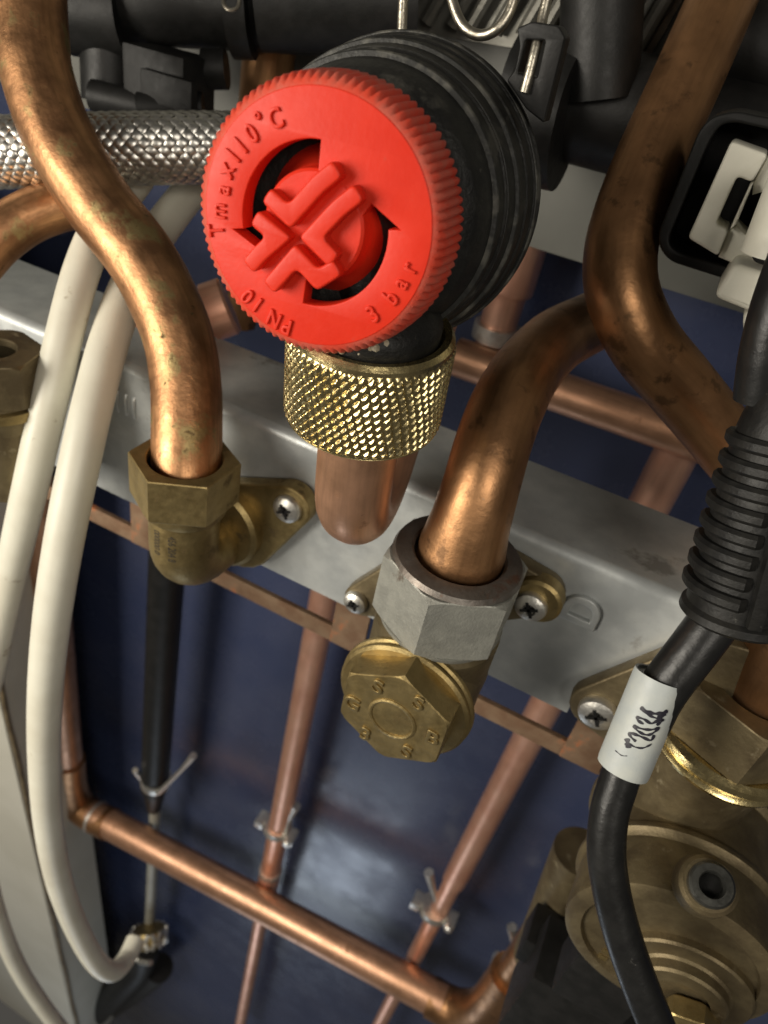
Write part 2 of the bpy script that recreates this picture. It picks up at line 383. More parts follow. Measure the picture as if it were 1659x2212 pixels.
for ch, u, v, inward in (('T', 470, 497, 0), ('m', 474, 455, 0), ('a', 483, 409, 0), ('x', 491, 367, 0), ('1', 506, 337, 0), ('1', 523, 315, 0),
                         ('0', 546, 290, 0), ('°', 566, 266, 0), ('C', 598, 258, 0), ('3', 807, 679, 1), ('b', 846, 643, 1), ('a', 866, 611, 1),
                         ('r', 884, 578, 1), ('P', 622, 704, 0), ('N', 594, 687, 0), ('1', 559, 657, 0), ('0', 537, 639, 0)):
    x, y = cl(u, v); n = V((x, y)).normalized(); n = -n if inward else n       # n: up direction of the letter
    up = fc.x * n.x + fc.y * n.y; rt = up.cross(fc.z)
    obj('letter', glyph(G(), ch, 0.0034, Fr(fc(x, y, 0.0002), rt, up, fc.z), 0.0004, 0.00009, 0.84), 'red', cap)
# black body behind the cap: a lathe along +Y
fb = Fr(EYE + pc, VX, VA.cross(VX), VA)
prof = [(0.0060, 0.0080), (0.0170, 0.0080), (0.0172, 0.0150), (0.0180, 0.0158), (0.0190, 0.0163), (0.0196, 0.0172)]
SB = 1.035
for t0, ra, rb_ in ((0.0172, 0.0196, 0.0204), (0.0215, 0.0208, 0.0214), (0.0255, 0.0219, 0.0226), (0.0300, 0.0229, 0.0236), (0.0345, 0.0239, 0.0243), (0.0385, 0.0243, 0.0247)):
    ra *= SB; rb_ *= SB; t0 += 0.0012
    prof += [(ra, t0 + 0.0003), (rb_, t0 + 0.0034), (rb_ + 0.0003, t0 + 0.0036), (rb_ + 0.0004, t0 + 0.0039), (rb_ + 0.0001, t0 + 0.0042)]
prof += [(0.0248, 0.0452), (0.0200, 0.0458), (0.0195, 0.080)]
body = obj('body', lathe(G(), prof, fb, 120), 'black_dusty', valve, 35)
for t0, ra in ((0.0219, 0.02165), (0.0303, 0.02378), (0.0398, 0.02562)):
    obj('worn_ridge', lathe(G(), [(ra - 0.001, t0 - 0.0005), (ra + 0.0001, t0 - 0.0003), (ra + 0.0003, t0), (ra + 0.0001, t0 + 0.0003), (ra - 0.001, t0 + 0.0005)], fb, 120), 'worn_edge', body)
# outlet stub down to the knurled nut
tn = ab(at(806, 700, 0.1205)); bn = ab(at(784, 883, 0.1325)); ax_n = (bn - tn).normalized()
tn = V((tn.x, tn.y, tn.z))
fn = axis_frame(EYE + tn, ax_n)                    # z points down along the outlet
obj('outlet', lathe(G(), [(0.0088, -0.024), (0.0088, -0.0052), (0.0096, -0.0046), (0.0112, -0.0030), (0.0118, -0.0016), (0.0118, 0.0006), (0.0108, 0.0016), (0.004, 0.0016)],
                    fn, 64), 'black_dusty', valve)
random.seed(3); g = G()
for k in range(46):
    a = math.radians(random.uniform(150, 245)); rr = random.uniform(0.0100, 0.0124); s = random.uniform(0.00025, 0.00085)
    # crust sits on the lip, on the side towards the viewer
    v1 = (-Y - ax_n * (-Y).dot(ax_n)).normalized(); v2 = ax_n.cross(v1); a2 = random.gauss(0.12, 0.42)
    p = EYE + tn + (v1 * math.cos(a2) + v2 * math.sin(a2)) * rr + ax_n * random.uniform(-0.0034, -0.0006)
    lathe(g, [(1e-5, -s * 0.6), (s * 0.8, -s * 0.3), (s, 0), (s * 0.7, s * 0.4), (1e-5, s * 0.6)], axis_frame(p, V((random.gauss(0, 1), random.gauss(0, 1), random.gauss(0, 1)))), 7)
tag(obj('limescale_crust', g, 'lime', valve, 20), None, kind='stuff')
# side clip on the body
PLY = 0.1305
def pl(pts, Yp):
    return [(ab(atY(u, v, Yp)).x, ab(atY(u, v, Yp)).z) for u, v in pts]
def plateY(g, loops, Yp, depth, bev=0.0003, r=0.0):    # outlines given in picture units on the plane Yp, going depth metres back
    lp = [pl(l, Yp) for l in loops]
    if r: lp = [rounded(l, r) for l in lp]
    return plate(g, lp, Fr(EYE + V((0, Yp + depth, 0)), X, Z, -Y), depth, bev)
obj('clip_lug', plateY(G(), [[(1116, 60), (1150, 46), (1206, 55), (1220, 80), (1174, 266), (1136, 236), (1094, 174), (1112, 150), (1122, 100)],
                             [(1136, 86), (1178, 88), (1160, 168), (1118, 158)]], PLY, 0.0040, 0.0003, 0.0004), 'black_plastic', valve)
sp = thing('spring_clip', atY(1010, 60, 0.135), 'bent steel wire spring clip looping above the black valve body', 'clip')
obj('wire', tube(G(), [atY(u, v, y) for u, v, y in ((868, 95, 0.133), (869, 40, 0.134), (874, -30, 0.135), (890, -90, 0.136), (930, -110, 0.136), (965, -60, 0.135),
                 (978, 5, 0.134), (1000, 55, 0.133), (1035, 76, 0.133), (1075, 62, 0.133), (1105, 15, 0.134), (1118, -50, 0.135), (1150, -100, 0.136), (1186, -50, 0.135),
                 (1172, 40, 0.1335), (1158, 100, 0.1315), (1146, 150, 0.1305), (1132, 200, 0.130))], 0.00085, 14), 'wire', sp)
# ================================================================== discharge elbow with the knurled union nut
dp = thing('discharge_pipe', EYE + bn, 'short copper elbow under the red-capped valve with a knurled brass nut', 'pipe')
RN = 0.0146; HN = (bn - tn).length + 0.0005
NK = 58; KS = 1
def knurl(a, r, h):
    if r < RN - 0.0001: return r
    th = a * NK / (2 * math.pi)
    p = (th + KS * h / 0.0060 + 0.10 * math.sin(5 * a + h * 500)) % 1.0
    q = (th - KS * h / 0.0019 + 0.10 * math.sin(4 * a - h * 400)) % 1.0
    tp = 1 - abs(p - 0.5) * 2; tq = 1 - abs(q - 0.5) * 2
    fade = min(1, max(0, (h - 0.0014) / 0.0006)) * min(1, max(0, (HN - h - 0.0002) / 0.0005))
    return r - 0.0003 + 0.0010 * min(0.42, tp * 0.62, tq * 0.85) * fade
prof = [(0.0094, 0.003), (0.0116, 0.0012), (0.0124, 0.0), (0.0136, -0.0002), (0.0143, 0.0006), (RN - 0.0002, 0.0013)]
nh = 96
prof += [(RN, 0.0014 + (HN - 0.0014) * k / nh) for k in range(nh + 1)]
prof += [(RN - 0.0002, HN + 0.0001), (RN - 0.0012, HN + 0.0008), (0.0078, HN + 0.0008)]
obj('union_nut', lathe(G(), prof, fn, 640, knurl), 'brass_bright', dp, 22)
e0 = EYE + tn + ax_n * (HN - 0.004); e1 = EYE + bn + ax_n * 0.0195
pth = [e0, e1]
dn = ax_n; bk = (Y * 0.95 - X * 0.16).normalized(); rb = 0.0140
bk = (bk - dn * bk.dot(dn)).normalized()
for k in range(1, 13):
    a = math.radians(140) * k / 12; pth.append(e1 + dn * (rb * math.sin(a)) + bk * (rb * (1 - math.cos(a))))
dirv = (pth[-1] - pth[-2]).normalized(); pth.append(pth[-1] + dirv * 0.02); pth.append(pth[-1] + dirv * 0.02)
obj('elbow', tube(G(), pth, 0.0079, 48, smooth=False), 'copper_clean', dp, 40)
# ================================================================== copper pipes in front
def pipe(name, pts, r, m, label, cat='pipe', seg=36, group=None):
    o = obj(name, tube(G(), [at(*p) for p in pts], r, seg), m, None, 40); return tag(o, label, cat, group)
pipe('copper_pipe', [(62, -90, .184), (64, -20, .184), (68, 60, .184), (80, 160, .184), (128, 298, .184), (206, 430, .184), (296, 545, .184), (350, 640, .184), (387, 735, .184),
                     (402, 830, .184), (404, 920, .184), (403, 1010, .184), (402, 1040, .1845)], 0.0090, 'copper_worn',
     'stained and scratched copper pipe bending down into the left brass elbow')
pipe('copper_pipe', [(1592, -80, .176), (1542, 40, .173), (1480, 180, .17), (1412, 330, .168), (1364, 450, .166), (1340, 548, .165), (1346, 640, .165), (1392, 740, .168),
                     (1466, 830, .173), (1556, 940, .181), (1650, 1060, .19), (1740, 1180, .2)], 0.0083, 'copper_dark',
     'long dull copper pipe with a bend, running down past the white connector')
mp = [(987, 1222, .163), (1000, 1180, .160), (1018, 1120, .156), (1040, 1045, .153), (1066, 955, .153), (1098, 872, .157), (1140, 800, .168), (1200, 738, .182), (1275, 698, .197), (1325, 672, .205)]
o = tag(obj('copper_pipe', tube(G(), [at(*p) for p in mp], [0.0098, 0.0099, 0.0088, 0.0083, 0.0082, 0.0082, 0.0082, 0.0082, 0.0082, 0.0082], 40), 'copper_dark', None, 40),
        'brown copper pipe flaring into the grey hexagon nut in the middle', 'pipe')
pipe('copper_pipe', [(-70, 590, .2), (-10, 520, .2), (60, 470, .202), (140, 442, .205), (215, 430, .208)], 0.0070, 'copper_worn',
     'short curved copper pipe passing under the braided hose at the left edge')
ce = thing('copper_elbow', at(420, 700, .23), 'blurred copper elbow end peeping out between left pipe and red cap', 'pipe')
obj('elbow', tube(G(), [at(*p) for p in ((230, 770, .235), (320, 735, .232), (400, 700, .23), (452, 676, .229))], 0.0078, 28), 'copper_red', ce)
obj('socket_rim', tube(G(), [at(452, 676, .229), at(492, 662, .229), at(497, 660, .229)], [0.0092, 0.0092, 0.0085], 28, smooth=False), 'copper_red', ce)
# ================================================================== braided hose
bh = thing('braided_hose', at(240, 325, .2), 'steel braided hose lying across behind the left copper pipe', 'hose')
hp = [at(-60, 332, .2), at(60, 328, .2), at(200, 323, .2), at(340, 321, .2), at(480, 320, .203), at(560, 322, .207)]
Q = catmull(hp, 40); RH = 0.0091
obj('core', tube(G(), Q, RH - 0.0008, 24, smooth=False), 'black_plastic', bh)
T, N = frames(Q); g = G(); s = [0.0]
for i in range(1, len(Q)): s.append(s[-1] + (Q[i] - Q[i - 1]).length)
pitch = 0.043; NS = 14
def hose_pt(sv, a, r):
    sv = min(max(sv, 0), s[-1] - 1e-6); i = next(k for k in range(len(s) - 1) if s[k + 1] > sv) if False else min(int(sv / s[-1] * (len(s) - 1)), len(s) - 2)
    while s[i] > sv: i -= 1
    while s[i + 1] < sv: i += 1
    t = (sv - s[i]) / (s[i + 1] - s[i]); p = Q[i].lerp(Q[i + 1], t); b = T[i].cross(N[i])
    return p + (N[i] * math.cos(a) + b * math.sin(a)) * r
for d in (1, -1):
    for k in range(NS):
        a0 = 2 * math.pi * k / NS; L = s[-1]; n = int(L / 0.0006); vs = []; fs = []
        for i in range(n + 1):
            sv = L * i / n; a = a0 + d * 2 * math.pi * sv / pitch
            wv = d * math.cos(math.pi * 2 * NS * sv / pitch)
            rr = RH + 0.00034 * max(-1, min(1, wv * 1.5))
            for q in range(7):
                e = (q - 3) / 3; dr = (0.00005 if q % 2 else -0.00003) - 0.0002 * abs(e) ** 3
                vs.append(hose_pt(sv + e * 0.00094, a - d * e * 0.078, rr + dr))
        for i in range(n):
            for j in range(6): fs.append([i * 7 + j, i * 7 + j + 1, i * 7 + 8 + j, i * 7 + 7 + j])
        g.add(vs, fs)
tag(obj('braid', g, 'braid', bh, 50), None, kind='stuff')
# ================================================================== white hoses
tag(obj('drain_hose', tube(G(), [at(*p) for p in ((300, 380, .215), (255, 440, .208), (212, 500, .2), (172, 600, .196), (138, 730, .195), (104, 880, .197), (66, 1050, .205), (26, 1230, .225), (-8, 1390, .245),
    (-45, 1600, .29), (-45, 1800, .345), (-12, 1960, .39), (34, 2080, .43), (90, 2170, .46), (160, 2260, .49))], 0.0049, 26), 'hose'),
    'off-white hose furthest left, leaving the frame and returning at the bottom corner', 'hose', 'white hoses')
tag(obj('drain_hose', tube(G(), [at(*p) for p in ((520, 300, .236), (450, 370, .228), (385, 445, .220), (318, 540, .211), (270, 640, .203), (234, 745, .196), (206, 850, .192), (172, 1000, .190), (138, 1170, .196), (112, 1340, .208),
    (98, 1500, .225), (96, 1650, .248), (106, 1790, .277), (130, 1910, .31), (168, 2010, .345), (210, 2080, .375), (245, 2098, .395), (272, 2072, .41), (292, 2030, .42))],
    0.0053, 28), 'hose'), 'off-white hose curving from the left copper pipe down to the metal clamp', 'hose', 'white hoses')
# ================================================================== mounting bracket
br = thing('mounting_bracket', EYE + V((-0.1, 0.146, -0.15)), 'galvanized steel mounting bracket running diagonally behind the fittings', 'bracket')
zt, zbm, xr = -0.1005, -0.1505, 0.0160
g = G(); prof = []
fl = 0.034; rbend = 0.0028; th = 0.0015
for k in range(7):
    a = math.pi / 2 * k / 6; prof.append((0.145 + rbend - rbend * math.cos(a), zt - rbend + rbend * math.sin(a)))
outer = [(0.145, zbm)] + prof + [(0.145 + fl, zt)]
inner = [(0.145 + fl, zt - th)] + [(0.145 + rbend - (rbend - th) * math.cos(a), zt - rbend + (rbend - th) * math.sin(a)) for a in [math.pi / 2 * k / 6 for k in range(6, -1, -1)]] + [(0.145 + th, zbm)]
loop = outer + inner; n = len(loop); vs = []
for xx in (-0.42, xr): vs += [EYE + V((xx + (0 if xx < 0 else 0.0), p[0], p[1])) for p in loop]
fs = [[k, (k + 1) % n, n + (k + 1) % n, n + k] for k in range(n)] + [list(range(n)), [n + k for k in range(n)]]
g.add(vs, fs); vs = []
for xx in (0.0160, 0.0420): vs += [EYE + V((xx, p[0], -0.1440 if p[1] == zbm else p[1])) for p in loop]
obj('sheet', g.add(vs, fs), 'steel_galv', br, 40)
pD = ab(atY(1262, 1318, 0.145))
obj('stamped_mark', glyph(G(), 'D', 0.0125, Fr(EYE + V((pD.x, 0.1449, pD.z)), Z, -X, -Y), 0.0018, 0.00045, 1.0), 'steel_galv', br)
for k in range(4):
    u0 = 236 + k * 18; p0 = ab(atY(u0, 838 + k * 7, .145)); 
    obj('pressed_rib', tube(G(), [EYE + V((p0.x, 0.1452, p0.z)), EYE + V((p0.x, 0.1446, p0.z - 0.0016)), EYE + V((p0.x, 0.1446, p0.z - 0.0052)), EYE + V((p0.x, 0.1452, p0.z - 0.007))], 0.0006, 10), 'steel_galv', br)
# copper coloured rail below it
rail = thing('copper_rail', EYE + V((-0.05, 0.17, -0.19)), 'brown copper-coloured flat rail below the bracket', 'rail')
q1 = ab(atY(172, 1108, .165)); q2 = ab(atY(1300, 1638, .165)); zr = (q1.z + q2.z) / 2
box(g := G(), Fr(EYE), (-0.45, 0.165, zr - 0.0045), (0.05, 0.167, zr + 0.0028), 0.0003); obj('bar', g, 'copper_strip', rail)
for u, v in ((318, 1130), (770, 1300), (1300, 1560)):
    p = ab(atY(u, v, .165)); box(g := G(), Fr(EYE), (p.x - 0.0065, 0.1634, zr - 0.003), (p.x + 0.0065, 0.1646, zr + 0.03), 0.0003)
    obj('tab', g, 'copper_strip', rail)
# ================================================================== screws
def screw(parent, p, r, m='zinc', d=-Y, name='screw', drive='cross'):
    f = axis_frame(p, d)
    h = obj(name, lathe(G(), [(r, -0.001), (r, 0.0006), (r * 0.93, 0.0013), (r * 0.7, 0.0019), (r * 0.42, 0.0021), (r * 0.3, 0.0012), (1e-5, 0.0009)], f, 32), m, parent)
    g = G()
    for a in (0.5, 0.5 + math.pi / 2):
        ca, sa = math.cos(a), math.sin(a)
        box(g, Fr(f.o + f.z * 0.0014, f.x * ca + f.y * sa, f.y * ca - f.x * sa, f.z), (-r * 0.55, -r * 0.09, 0), (r * 0.55, r * 0.09, 0.00085))
    obj('drive_recess', g, 'black_plastic', parent); return h
# ================================================================== left brass elbow
lc = ab(at(400, 988, .180))
le = thing('brass_elbow', EYE + lc + V((0, 0, -0.04)), 'brass wall-plate elbow with hexagon nut at the foot of the stained pipe', 'fitting')
fl_ = Fr(EYE + lc)
nut = obj('nut', hexnut(G(), fl_, 0.0140, -0.0125, 0.0, 0.0094, math.pi / 2, 0.99), 'brass_dull', le, 25)
ring = obj('collar', lathe(G(), [(0.009, -0.016), (0.0106, -0.016), (0.0112, -0.0150), (0.0112, -0.0123), (0.009, -0.012)], fl_, 48), 'brass_dull', le)
RB = 0.0094
pb_ = [fl_(0, 0, -0.012), fl_(0, 0, -0.0255)]
for k in range(0, 9):
    a = math.pi / 2 * k / 8; pb_.append(fl_(0, 0.0085 * (1 - math.cos(a)), -0.0275 - 0.0085 * math.sin(a)))
pb_.append(fl_(0, 0.145 - lc.y - 0.001, -0.036))
obj('body', tube(G(), pb_, RB, 40, smooth=False), 'brass_dull', le, 40)
zs = lc.z - 0.0315
ps = ab(atY(626, 1094, .140))
obj('flange', plate(G(), [hull([((lc.x + 0.004, zs), 0.0145), ((ps.x, ps.z), 0.0066)])], Fr(EYE + V((0, 0.1446, 0)), X, Z, -Y), 0.0052, 0.0008), 'brass_dull', le)
obj('boss', lathe(G(), [(0.004, -0.001), (0.0138, -0.001), (0.0138, 0.0036), (0.0126, 0.0046), (0.010, 0.0046)], Fr(EYE + V((lc.x + 0.001, 0.1398, zs + 0.001)), X, Z, -Y), 48), 'brass_dull', le)
screw(le, EYE + V((ps.x, 0.1388, ps.z)), 0.0042)
def on_cyl(g, text, size, fr, r, a0, h, depth=0.0001, sx=1.0, vertical=True):   # ink print wrapped round a cylinder (axis = fr.z)
    S = 1000.0; cu = bpy.data.curves.new('tmp', 'FONT'); cu.body = text; cu.align_x = 'CENTER'; cu.align_y = 'CENTER'; cu.size = size * S; cu.extrude = 0.02
    o = bpy.data.objects.new('tmp', cu); C.objects.link(o); dg = bpy.context.evaluated_depsgraph_get()
    me = bpy.data.meshes.new_from_object(o.evaluated_get(dg)); vs = []
    for v in me.vertices:
        x, y, z = v.co / S
        a = a0 + y / r; vs.append(fr((r + depth + z) * math.cos(a), (r + depth + z) * math.sin(a), h - x * sx))
    g.add(vs, [list(p.vertices) for p in me.polygons])
    bpy.data.objects.remove(o); bpy.data.curves.remove(cu); bpy.data.meshes.remove(me); return g
g = on_cyl(G(), '456 204 8', 0.0030, fl_, RB, math.radians(-72), -0.0232, 0.00006, 0.72)
obj('print', g, 'ink_faded', le)
g = on_cyl(G(), '000000 0', 0.0030, fl_, RB, math.radians(-100), -0.0228, 0.00006, 0.72)
obj('print', g, 'ink_faded', le)
# brass fitting at the far left edge
lf = ab(at(-18, 752, .19)); ff = Fr(EYE + lf)
fe = thing('brass_fitting', EYE + lf + V((0, 0, -0.04)), 'tarnished brass compression fitting cut off by the left edge', 'fitting')
obj('nut', hexnut(G(), ff, 0.0135, -0.013, 0.0, 0.0060, math.pi / 2 + 0.3, 0.94), 'brass_dark', fe, 25)
obj('body', lathe(G(), [(0.004, -0.046), (0.0092, -0.045), (0.0100, -0.043), (0.0100, -0.022), (0.0118, -0.021), (0.0122, -0.016), (0.0112, -0.012)], ff, 40), 'brass_dark', fe)
obj('collar', lathe(G(), [(0.0115, -0.0165), (0.0131, -0.0165), (0.0133, -0.0150), (0.0131, -0.0138), (0.0115, -0.0135)], ff, 40), 'brass_dull', fe)
# ================================================================== middle fitting: grey nut, brass body, hexagon plug
mc = ab(at(993, 1196, .160)); fm = Fr(EYE + mc)
mf = thing('valve_fitting', EYE + mc + V((0, 0, -0.05)), 'brass isolating valve with grey hexagon nut and lettered brass plug in the middle', 'fitting')
NH = 0.0168
obj('union_nut', hexnut(G(), fm, 0.0170, -NH - 0.002, -0.0016, 0.012, math.pi / 2, 0.935), 'steel_nut', mf, 20)
obj('nut_rim', lathe(G(), [(0.0104, -0.005), (0.0104, -0.0002), (0.0110, 0.0004), (0.0126, 0.0004), (0.0146, -0.0002), (0.0152, -0.0014), (0.0120, -0.0030)], fm, 64), 'steel_oxide', mf)
obj('skirt', lathe(G(), [(0.010, -NH - 0.0045), (0.0140, -NH - 0.0045), (0.0150, -NH - 0.003), (0.0152, -NH - 0.0019), (0.010, -NH - 0.0012)], fm, 64), 'steel_nut', mf)
obj('body', lathe(G(), [(0.0130, -0.0560), (0.0148, -0.0545), (0.0154, -0.052), (0.0154, -NH - 0.0045), (0.011, -NH - 0.001)], fm, 64), 'brass_dark', mf)
pz = ab(atY(872, 1512, .1105)); fp = Fr(EYE + V((pz.x, 0.1105, pz.z)), X, Z, -Y)
obj('branch', lathe(G(), [(0.0152, -0.018), (0.0152, 0.0), (0.0130, 0.0002)], fp, 56), 'brass_dark', mf)
plug = obj('plug', lathe(G(), [(0.010, -0.0026), (0.0166, -0.0026), (0.0171, -0.0021), (0.0171, -0.0012), (0.0166, -0.0007), (0.0160, -0.0006), (0.0166, -0.0002), (0.0167, 0.0006), (0.0160, 0.0013), (0.008, 0.0016)], fp, 80), 'brass_dull', mf)
HH = 0.0082
pf = V(fp.o) + fp.z * HH
def fx(x, y):                                       # crop pixel -> plane of the plug's face
    p = atY((1300 + x / 2.765) / 1.8228, (2450 + y / 2.765) / 1.8228, 0.1105 - HH) - fp.o; return p.x, p.z
cxs = [fx(205, 560), fx(825, 560), fx(1300, 1040), fx(1180, 1480), fx(620, 1470), fx(95, 960)]
hx = sum(p[0] for p in cxs) / 6; hz = sum(p[1] for p in cxs) / 6
hr_ = sum(math.hypot(p[0] - hx, p[1] - hz) for p in cxs) / 6
h_phi = math.atan2(cxs[1][1] - hz, cxs[1][0] - hx)
fh = Fr(fp(hx * 0.6, hz * 0.6, 0), fp.x, fp.y, fp.z)
obj('hex_head', hexnut(G(), fh, hr_, 0.0005, HH, 0, h_phi, 0.955), 'brass_dull', mf, 22)
fq = Fr(fh(0, 0, HH), fh.x, fh.y, fh.z)
obj('face_ring', lathe(G(), [(0.0050, -0.0002), (0.0051, 0.00025), (0.0055, 0.0004), (0.0060, 0.0002), (0.0061, -0.0002)], fq, 48), 'brass_dull', mf)
for ch, x, y in (('S', 520, 705), ('S', 960, 885), ('B', 1110, 1255), ('S', 830, 1410), ('3', 385, 1215), ('G', 240, 880)):
    q = fx(x, y); lx, lz = q[0] - hx * 0.6, q[1] - hz * 0.6
    obj('letter', glyph(G(), ch, 0.0058, Fr(fq(lx, lz, 0.0001), fq.x, fq.y, fq.z), 0.0005, 0.00016, 1.0), 'brass_dull', plug)
p1 = ab(atY(1150, 1302, .138)); p2 = ab(atY(772, 1296, .140))
obj('mounting_ear', plate(G(), [hull([((mc.x, p1.z - 0.004), 0.014), ((p1.x + 0.0005, p1.z + 0.001), 0.0060), ((p2.x + 0.001, p2.z), 0.0052)])], Fr(EYE + V((0, 0.1446, 0)), X, Z, -Y), 0.0050, 0.0007), 'brass_dark', mf)
obj('ear_boss', lathe(G(), [(0.003, -0.002), (0.0062, -0.002), (0.0062, 0.0018), (0.0054, 0.0024), (0.003, 0.0024)], Fr(EYE + V((p1.x + 0.0008, 0.1395, p1.z + 0.0012)), X, Z, -Y), 32), 'brass_dull', mf)
screw(mf, EYE + V((p1.x, 0.1368, p1.z)), 0.0041); screw(mf, EYE + V((p2.x, 0.1392, p2.z)), 0.0036)
# ================================================================== pipes on the wall
WY = 0.272
def clip(parent_name, u, v, label, tail=(40, -45), s=1.0):
    c = atY(u, v, WY); t = thing(parent_name, c, label, 'pipe clip', 'pipe clips on the wall')
    f = Fr(c, X, Y, Z)
    obj('band', lathe(G(), [(0.0062, -0.0036), (0.0106, -0.0040), (0.0112, -0.0028), (0.0104, -0.0014), (0.0104, 0.0014), (0.0112, 0.0028), (0.0106, 0.0040), (0.0062, 0.0036)], f, 28), 'zinc', t)
    for sx_ in (-1, 1):
        box(g := G(), f, (sx_ * 0.0135 - 0.0035, -0.0075, -0.0040), (sx_ * 0.0135 + 0.0035, 0.004, 0.0040), 0.0009); obj('lug', g, 'zinc', t)
    obj('bolt', lathe(G(), [(0.0016, -0.002), (0.0030, -0.002), (0.0030, 0.0012), (0.0024, 0.0020), (1e-5, 0.0020)], Fr(c + V((0.0135, -0.0085, 0.001)), X, Z, -Y), 16), 'zinc', t)
    d = ab(atY(u + tail[0], v + tail[1], WY)) - ab(c)
    obj('tail', tube(G(), [c + V((0.007, -0.003, 0)), c + d * 0.5 + V((0.003, -0.002, 0)), c + d], [0.0030, 0.0018, 0.0036], 10), 'zinc', t)
    return t
def wall_pipe(a, b, r, m, label, rings=(), Yw=WY):
    A, B = atY(*a, Yw), atY(*b, Yw); t = thing('wall_pipe', B, label, 'pipe', 'copper pipes along the wall')
    obj('tube', tube(G(), [A, A.lerp(B, 0.25), A.lerp(B, 0.52), A.lerp(B, 0.56), B], [r * 1.12, r * 1.12, r * 1.1, r * 0.88, r * 0.8], 28), m, t)
    for (k0, k1, rr, mm, nm) in rings:
        obj(nm, tube(G(), [A.lerp(B, k0), A.lerp(B, k1)], rr, 28), mm, t)
    return t
wall_pipe((722, 1180), (512, 2250), 0.0075, 'copper_red', 'bright copper pipe on the wall, just left of the lettered brass plug',
          ((0.455, 0.462, 0.0096, 'solder', 'solder_ring'), (0.462, 0.53, 0.0092, 'copper_red', 'sleeve')))
wall_pipe((1478, 945), (806, 2240), 0.0075, 'copper_red', 'bright copper pipe on the wall between the brass plug and the black cable',
          ((0.10, 0.112, 0.0099, 'solder', 'solder_ring'), (0.112, 0.19, 0.0094, 'copper_red', 'sleeve')))
wall_pipe((600, -60), (520, 700), 0.0078, 'copper_dark', 'brown copper pipe on the panel above the braided hose', Yw=0.238)
wall_pipe((1142, 470), (1062, 752), 0.0088, 'copper_red', 'reddish copper pipe behind the right side of the valve body',
          ((0.80, 0.92, 0.0095, 'solder', 'solder_ring'),))
A, B = atY(985, 770, .262), atY(1700, 1018, .262)
tag(obj('cross_pipe', tube(G(), [A, (A + B) / 2, B], 0.0078, 28), 'copper_clean'), 'copper cross pipe on the wall passing behind the bent right pipe', 'pipe')
clip('pipe_clip', 600, 1785, 'steel clip on the copper pipe left of the lettered brass plug')
clip('pipe_clip', 940, 1962, 'steel clip with a short strap on the right-hand wall pipe', (-14, -78))
# wide return pipe low on the wall
rp = thing('return_pipe', atY(590, 1955, .252), 'wide copper return pipe crossing the bottom of the wall with elbows', 'pipe')
Yr = 0.252
cs = [(84, 1050), (112, 1300), (138, 1560), (148, 1660)]
obj('riser', tube(G(), [atY(u, v, Yr) for u, v in cs], 0.0125, 32), 'copper_clean', rp)
obj('elbow', tube(G(), [atY(u, v, Yr) for u, v in ((147, 1640), (153, 1698), (170, 1738), (205, 1764), (240, 1781))], 0.0142, 32), 'copper_dark', rp)
obj('solder_ring', tube(G(), [atY(205, 1763, Yr), atY(210, 1766, Yr)], 0.0147, 32, smooth=False), 'solder', rp)
obj('tube', tube(G(), [atY(u, v, Yr) for u, v in ((200, 1759), (400, 1866), (640, 1994), (860, 2112), (960, 2166))], 0.0130, 36), 'copper_clean', rp)
obj('elbow', tube(G(), [atY(u, v, Yr) for u, v in ((930, 2152), (985, 2180), (1040, 2180), (1080, 2140), (1105, 2104))], 0.0144, 32), 'copper_dark', rp)
obj('branch', tube(G(), [atY(u, v, Yr) for u, v in ((1090, 2126), (1140, 2052), (1200, 1965), (1240, 1900))], 0.0105, 28), 'copper_dark', rp)
clip('pipe_clip', 1112, 2095, 'steel clip on the elbow at the bottom right of the return pipe', (-6, -92))
# black pipe with thin rod
bp = thing('drain_pipe', atY(340, 1690, .262), 'black plastic drain pipe hanging straight down below the left brass elbow', 'pipe')
A, B = atY(366, 1130, .262), atY(334, 1700, .262)
obj('sleeve', tube(G(), [A, (A + B) / 2, B], 0.0112, 28), 'black_plastic', bp)
obj('neck', tube(G(), [atY(335, 1695, .265), atY(333, 1745, .265)], [0.0105, 0.0062], 24), 'black_plastic', bp)
t = thing('hose_clip', atY(336, 1690, .262), 'steel wire hose clip at the lower end of the black drain pipe', 'clip')
c = atY(337, 1684, .262)
obj('band', lathe(G(), [(0.0108, -0.004), (0.0122, -0.004), (0.0126, -0.002), (0.0126, 0.002), (0.0122, 0.004), (0.0108, 0.004)], Fr(c), 32), 'zinc', t)
obj('ear', tube(G(), [c + V((0.009, -0.009, 0)), atY(390, 1665, .25), atY(418, 1632, .248)], [0.0018, 0.0016, 0.0026], 10), 'zinc', t)
obj('ear', tube(G(), [c + V((-0.010, -0.006, 0)), atY(292, 1664, .25)], [0.0018, 0.0024], 10), 'zinc', t)
rd = tag(obj('grey_tube', tube(G(), [atY(336, 1735, .272), atY(330, 1860, .272), atY(322, 2020, .272)], 0.0052, 20), 'grey_plastic'), 'thin grey tube running below the black drain pipe into the clamp', 'tube')
cm = thing('hose_clamp', atY(320, 2040, .25), 'metal clamp joining the white hose end and the grey tube at the bottom', 'clamp')
c = atY(322, 2022, .258); fk = axis_frame(c, V((-0.45, 0.55, 0.70)))
obj('band', lathe(G(), [(0.010, -0.008), (0.0165, -0.008), (0.0175, -0.006), (0.0175, 0.006), (0.0165, 0.008), (0.010, 0.008)], fk, 36), 'brass_dull', cm)
